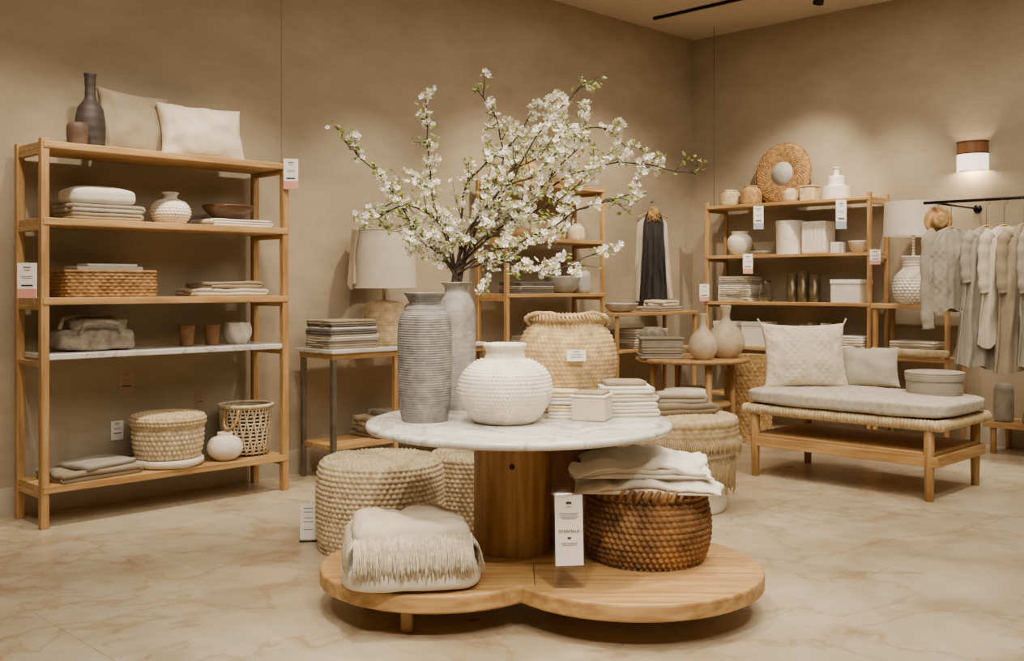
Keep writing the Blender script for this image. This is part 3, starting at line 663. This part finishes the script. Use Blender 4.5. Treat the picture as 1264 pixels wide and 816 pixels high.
for si,st in enumerate(stems):
    a=si*2.4; pts=[(.02*math.cos(a),.02*math.sin(a),-.5),(.02*math.cos(a+2),.02*math.sin(a+2),-.02)]+st
    P=[Vector(p)+Vector((0,0,top)) for p in catmull(pts,44)]
    P=[p+(noise.noise_vector(p*9)*.014 if i>18 else Vector()) for i,p in enumerate(P)]
    b.tube(P,[.0068*(1-i/44)+.002 for i in range(44)],bark,6)
    nt=15
    for i in range(22,44,2): fl.append((P[i]+rv(.008),(P[min(i+1,43)]-P[i-1]).normalized()))
    for q in range(nt):
        i=int(17+26*(q+random.random())/nt); i=min(i,43); p=P[i]; dr=(P[min(i+1,43)]-P[i-1]).normalized()
        d=(dr*.6+rv(.5)+Vector((0,0,.12))).normalized(); L=random.uniform(.06,.19)*(1.25-.5*i/43)
        tw=[p]
        for k in range(5): d=(d+rv(.13)).normalized(); tw.append(tw[-1]+d*L/5)
        b.tube(tw,[.0028,.0025,.0022,.0018,.0015,.001],bark,4)
        for k in range(1,6):
            for _ in range(2 if random.random()<.5 else 1): fl.append((tw[k]+rv(.008),d))
        if random.random()<.5:
            d2=(d+rv(.6)).normalized(); t2=[tw[3]]
            for k in range(3): t2.append(t2[-1]+(d2+rv(.15)).normalized()*L*.2)
            b.tube(t2,.0013,bark,4)
            for k in (1,2,3): fl.append((t2[k]+rv(.006),d2))
def basis(n):
    n=n.normalized(); u=n.cross(Vector((.3,.5,.8))).normalized(); return u,n.cross(u),n
for p,d in fl:
    if noise.noise(p*5)+random.uniform(-.35,.35)>-.16:
      for _ in range(random.choice((1,1,2,2,3))):
        pp=p+rv(.01)
        u,v,n=basis(rv()+Vector((0,-.6,.3))); R=random.uniform(.012,.020); ph=random.random()*6; cup=random.uniform(.1,.8)
        vs=[];fs=[]
        for k in range(5):
            a=ph+k*2*pi/5; e=lambda an,r,h:pp+u*math.cos(an)*r+v*math.sin(an)*r+n*h
            o=len(vs); vs+= [pp,e(a-.5,R*.6,R*cup*.4),e(a-.38,R,R*cup),e(a+.38,R,R*cup),e(a+.5,R*.6,R*cup*.4)]
            fs.append((o,o+1,o+2,o+3,o+4))
        b.add(vs,fs,petal,smooth=False)
        vs=[pp+u*.003+n*.003,pp+v*.003+n*.003,pp-u*.003+n*.003,pp-v*.003+n*.003,pp+n*.007]; b.add(vs,[(0,1,4),(1,2,4),(2,3,4),(3,0,4)],leafm)
    for _ in range(random.choice((0,1,1,2,2))):
        u,v,n=basis(rv()); L=random.uniform(.018,.036); q=p+rv(.009); dd=(u+d*.5).normalized(); w=dd.cross(n).normalized()
        b.add([q,q+dd*L*.4+w*L*.26+n*.003,q+dd*L,q+dd*L*.4-w*L*.26+n*.003],[(0,1,2),(0,2,3)],leafm,smooth=False)
X,Y=tp(vx,vd); b.build('flowering_branches',(X,Y,TZ),R45)
# white jar
X,Y=tp(-.03,4.36); b=MB()
bj=bumps(.0075,.0165,78)
b.lathe([(0,0),(.1,0),(.15,.03),(.19,.1),(.197,.15),(.18,.21),(.135,.25),(.095,.268)],cerW,390,180,disp=lambda t,a:bj(t,a)*(.6+.8*noise.noise(Vector((math.cos(t)*5,math.sin(t)*5,a*12))))) 
b.lathe([(.1,.262),(.086,.275),(.082,.3),(.09,.315),(.094,.33),(.085,.336),(.072,.33),(.066,.3),(.07,.27),(0,.2)],cerW,120,70,disp=lambda t,a:.0025*noise.noise(Vector((math.cos(t)*6,math.sin(t)*6,a*50))))
put(b,'round_textured_jar',X,Y,TZ)
# slouchy basket
X,Y=tp(.255,4.80); b=MB()
b.lathe([(0,0),(.14,0),(.18,.05),(.21,.15),(.222,.25),(.205,.34),(.165,.4),(.165,.43),(.15,.43),(.145,.38),(.17,.2),(0,.05)],seag,260,190,disp=lambda t,a,w=weave(.008,.02,66,.9,.15):w(t,a)+.008*math.sin(3*t+a*6))
b.tube(catmull([(-.16,-.05,.39),(-.19,-.08,.43),(-.12,-.12,.455),(0,-.14,.44),(.12,-.12,.455),(.19,-.08,.42),(.17,-.03,.39)],24),[.010*(1+.3*math.sin(i*2.2)) for i in range(24)],seag,8)
b.ring(.16,.014,.425,seag,70,7,35,.3)
for i in range(60):
    a=2*pi*i/60; b.tube([(.16*math.cos(a),.16*math.sin(a),.43),(.18*math.cos(a+.05),.18*math.sin(a+.05),.445),(.19*math.cos(a+.1),.19*math.sin(a+.1),.42)],.006,seag,4)
put(b,'slouchy_seagrass_basket',X,Y,TZ,R45)
X,Y=tp(.285,4.55); tag(X,Y,TZ+.245,.085,.05,R45,None,0)
# linen stacks
X,Y=tp(.50,4.62); b=MB(); q=0
for i in range(4):
    b.fold(.27-.01*i,.2,2,.0165,linenW if i%2 else linen,seed=60+i,M=T(random.uniform(-.008,.008),0,q,rz=random.uniform(-.05,.05))); q+=.034
b.fold(.2,.15,1,.02,linenT,seed=70,M=T(0,0,q)); put(b,'folded_linen_stack',X,Y,TZ,R45+.1)
X,Y=tp(.345,4.44); b=MB(); b.box((.15,.13,.1),(0,0,.05),linen,.008); b.box((.155,.135,.012),(0,0,.106),linenW,.004); b.fold(.14,.12,1,.012,linenT,seed=4,M=T(z=.112)); put(b,'linen_gift_box',X,Y,TZ,R45-.35)
X,Y=tp(.22,4.52); b=MB(); q=0
for i in range(4): b.fold(.13,.12,2,.015,ropeL if i%2 else linenW,seed=80+i,M=T(0,0,q)); q+=.031
put(b,'folded_washcloth_stack',X,Y,TZ,R45-.1)

# items on the plinth : cushion pile
X,Y=tp(-.41,4.10); b=MB()
b.soft((.53,.46,.12),(0,0,.058),linenW,18,4,.012,6,seed=1,puff=.1,flare=.04)
b.soft((.50,.45,.15),(0,.01,.185),linen,34,6,.022,8,seed=2,puff=.12,taper=.16,flare=.03)
for zz,L_,oo in ((.215,.15,-.04),(.2,.14,-.05),(.18,.11,-.045)):
    b.fringe((-.225,-.19,zz),(.225,-.19,zz),L_,120,fringeM,out=(0,oo,0),jz=.008,r=.0026)
b.fringe((.22,-.2,.2),(.22,.2,.2),.13,110,fringeM,out=(.045,0,0),jz=.008,r=.0026); b.fringe((-.22,-.2,.2),(-.22,.2,.2),.12,80,fringeM,out=(-.035,0,0),jz=.008,r=.0026)
put(b,'fringed_cushion_stack',X,Y,PZ,R45+.18)
# sign
X,Y=tp(.225,3.98); M=T(rx=-.1)
b=MB(); b.box((.125,.004,.36),(0,.004,.18),glass,.001,M); b.box((.11,.0015,.27),(0,.0,.22),card,0,M)
for f,ww,t,mm in ((.325,.2,.01,inkD),(.31,.15,.003,ink),(.285,.7,.0025,ink),(.278,.6,.0025,ink),(.271,.68,.0025,ink),(.264,.5,.0025,ink),(.19,.12,.008,inkD),(.17,.6,.0025,ink),(.163,.5,.0025,ink)): b.box((.11*ww,.001,t),(0,-.0016,f),mm,0,M)
sg=put(b,'acrylic_price_sign',X,Y,PZ,R45+.12)
fc=bpy.data.curves.new('sign_text','FONT'); fc.body='STARMALA'; fc.size=.017; fc.align_x='CENTER'; fc.extrude=.0003; fo=bpy.data.objects.new('sign_text',fc); bpy.context.scene.collection.objects.link(fo); fc.materials.append(inkD); fo.parent=sg; fo.rotation_euler=(pi/2-.1,0,0); fo.location=(0,.0175,.21)
# big braided basket with cloth
X,Y=tp(.585,4.44); b=MB()
b.lathe([(0,0),(.2,0),(.235,.02),(.258,.1),(.26,.18),(.245,.26),(.235,.3)],wickD,420,170,disp=weave(.016,.024,60,1.4,.1))
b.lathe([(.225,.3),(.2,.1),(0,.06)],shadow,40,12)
b.ring(.238,.018,.305,wickD,140,8,46,.35)
for i in range(46):
    a=2*pi*i/46; b.tube([(.235*math.cos(a),.235*math.sin(a),.285),(.272*math.cos(a+.05),.272*math.sin(a+.05),.295),(.266*math.cos(a+.11),.266*math.sin(a+.11),.33),(.235*math.cos(a+.15),.235*math.sin(a+.15),.325)],.009,wickD,5)
put(b,'braided_basket',X,Y,PZ,R45)
X,Y=tp(.56,4.42); b=MB(); b.fold(.60,.44,2,.034,linenW,amp=.03,seed=3,droop=.06); b.fold(.54,.4,3,.024,linenW,amp=.03,seed=4,droop=.045,M=T(.0,0,.062,rz=.06)); put(b,'folded_throw_blanket',X,Y,PZ+.315,R45-.08)
# poufs
def pouf(R,h,x,d,m=ropeP,nm='knitted_pouf'):
    X,Y=tp(x,d); b=MB(); bb=bumps(.015,.025,int(R*2*pi/.03)//2*2)
    b.lathe([(0,0),(R*.85,0),(R*.97,h*.08),(R,h*.3),(R,h*.75),(R*.95,h*.94),(R*.82,h*.995),(0,h)],m,440,240,disp=lambda t,a:bb(t+.03*math.sin(a*9),a)*(.9+.5*noise.noise(Vector((math.cos(t)*5,math.sin(t)*5,a*10))))); put(b,nm,X,Y,0)
pouf(.32,.455,-.68,5.32); pouf(.27,.40,-.21,5.82)
# stacked fringed poufs on the right
X,Y=tp(1.0,6.25); b=MB()
b.lathe([(0,0),(.27,0),(.3,.03),(.31,.12),(.3,.2),(0,.22)],cerW,80,40)
b.lathe([(0,.16),(.3,.17),(.33,.22),(.33,.32),(.32,.37),(0,.39)],boucle,160,90,disp=weave(.008,.025,60))
b.lathe([(0,.38),(.32,.39),(.36,.43),(.36,.51),(.33,.56),(0,.58)],rope,200,110,disp=weave(.012,.028,50,.8,.2))
for i in range(230):
    a=2*pi*i/230; 
    for z0,R,L in ((.38,.34,.24),(.46,.375,.1)):
        l=L*random.uniform(.8,1.1); c,s_=math.cos(a),math.sin(a)
        b.tube([((R-.02)*c,(R-.02)*s_,z0),((R+.015)*c,(R+.015)*s_,z0-l*.3),((R+.01)*math.cos(a+random.uniform(-.03,.03)),(R+.01)*math.sin(a+.02),z0-l)],.0038,rope,3)
b.fold(.4,.3,2,.03,linenT,amp=.015,seed=5,M=T(0,0,.58,rz=-.5)); b.fold(.3,.22,2,.028,linen,amp=.015,seed=6,M=T(.02,0,.64,rz=-.7)); put(b,'fringed_floor_cushion_stack',X,Y,0)
X,Y=tp(-1.075,5.42); b=MB(); b.box((.085,.003,.19),(0,0,.1),card,.001,T(rx=-.12)); b.box((.09,.06,.008),(0,0,.004),glass,.001)
for f in (.17,.15,.12,.1,.06): b.box((.05,.001,.004),(0,-.0022,f),ink,0,T(rx=-.12))
put(b,'price_sign',X,Y,0,R45+.1)

# ------------------------------------------------------------ lights
WC=(1,.86,.675)
def spot(x,y,tx_,ty_,tz_,Wt,ang=50,blend=.8,z=3.72,col=WC,size=.06):
    p=Vector((x,y,z)); d=(Vector((tx_,ty_,tz_))-p).normalized(); q=d.to_track_quat('-Z','Y')
    b=MB(); M=q.to_matrix().to_4x4()
    b.lathe([(0,.15),(.04,.15),(.045,.14),(.045,0),(.04,0),(.04,.03),(0,.03)],black,24,M=M); b.tube([(0,0,.05),(0,0,H-z)],.008,black,6)
    o=b.build('track_spotlight',p)
    l=bpy.data.lights.new('spot_lamp','SPOT'); l.energy=Wt*1.2; l.spot_size=math.radians(ang); l.spot_blend=blend; l.color=col; l.shadow_soft_size=size
    lo=bpy.data.objects.new('spot_lamp',l); bpy.context.scene.collection.objects.link(lo); lo.parent=o; lo.location=d*.02; lo.rotation_euler=q.to_euler()
TY=4.9
spot(1.7,TY,2.4,6.15,1.2,160,58); spot(2.6,TY,2.9,6.15,1.1,160,58); spot(3.5,TY,3.5,6.15,1.1,160,58)
spot(4.6,TY,4.8,6.1,1.1,175,60); spot(5.7,TY,6.2,6.1,1.5,200,64); spot(6.5,TY,7.8,6.1,1.7,240,60)
TX=7.95
spot(TX,4.3,8.85,5.2,1.6,220,64); spot(TX,3.7,8.85,4.3,1.3,170,60); spot(7.3,2.4,8.1,3.1,1.2,190,52); spot(TX,2.2,8.8,2.4,1.2,75,56)
spot(1.9,2.6,tx-.1,ty,.8,240,54); spot(3.9,2.3,tx,ty,.8,180,50); spot(.5,1.0,tx,ty,.5,270,34); spot(1.6,-.2,tx,ty,.5,240,34); spot(2.6,4.4,tx+.1,ty+.1,1.3,130,58)
spot(5.2,1.6,6.8,3.4,.6,290,42); spot(4.6,4.0,5.3,4.4,.3,130,66); spot(2.0,.9,2.6,1.6,0,100,80); spot(4.2,.6,5.2,1.3,0,130,80); spot(.5,3.2,1.2,4.2,0,120,80)
for (x,y,w,e) in ((2.6,1.6,3.5,150),(6.2,3.0,3,115)):  # unseen area lights added under the ceiling for even fill
    l=bpy.data.lights.new('fill_area','AREA'); l.shape='SQUARE'; l.size=w; l.energy=e; l.color=(1,.89,.74)
    o=bpy.data.objects.new('added_fill_light',l); bpy.context.scene.collection.objects.link(o); o.location=(x,y,H-.03)
l=bpy.data.lights.new('sconce_lamp','POINT'); l.energy=9; l.color=(1,.85,.65); l.shadow_soft_size=.04
o=bpy.data.objects.new('sconce_lamp',l); bpy.context.scene.collection.objects.link(o); o.location=(-.06,0,-.08); o.parent=sc
w=bpy.data.worlds.new('world'); bpy.context.scene.world=w; w.use_nodes=True; w.node_tree.nodes['Background'].inputs[0].default_value=(.9,.8,.65,1); w.node_tree.nodes['Background'].inputs[1].default_value=.2

# ------------------------------------------------------------ camera
cd=bpy.data.cameras.new('camera'); cam=bpy.data.objects.new('camera',cd); bpy.context.scene.collection.objects.link(cam)
cam.location=(0,0,1.35); cam.rotation_euler=(pi/2,0,R45); cd.sensor_width=36; cd.lens=36.11; cd.shift_y=-56/1264; cd.clip_start=.05
bpy.context.scene.camera=cam
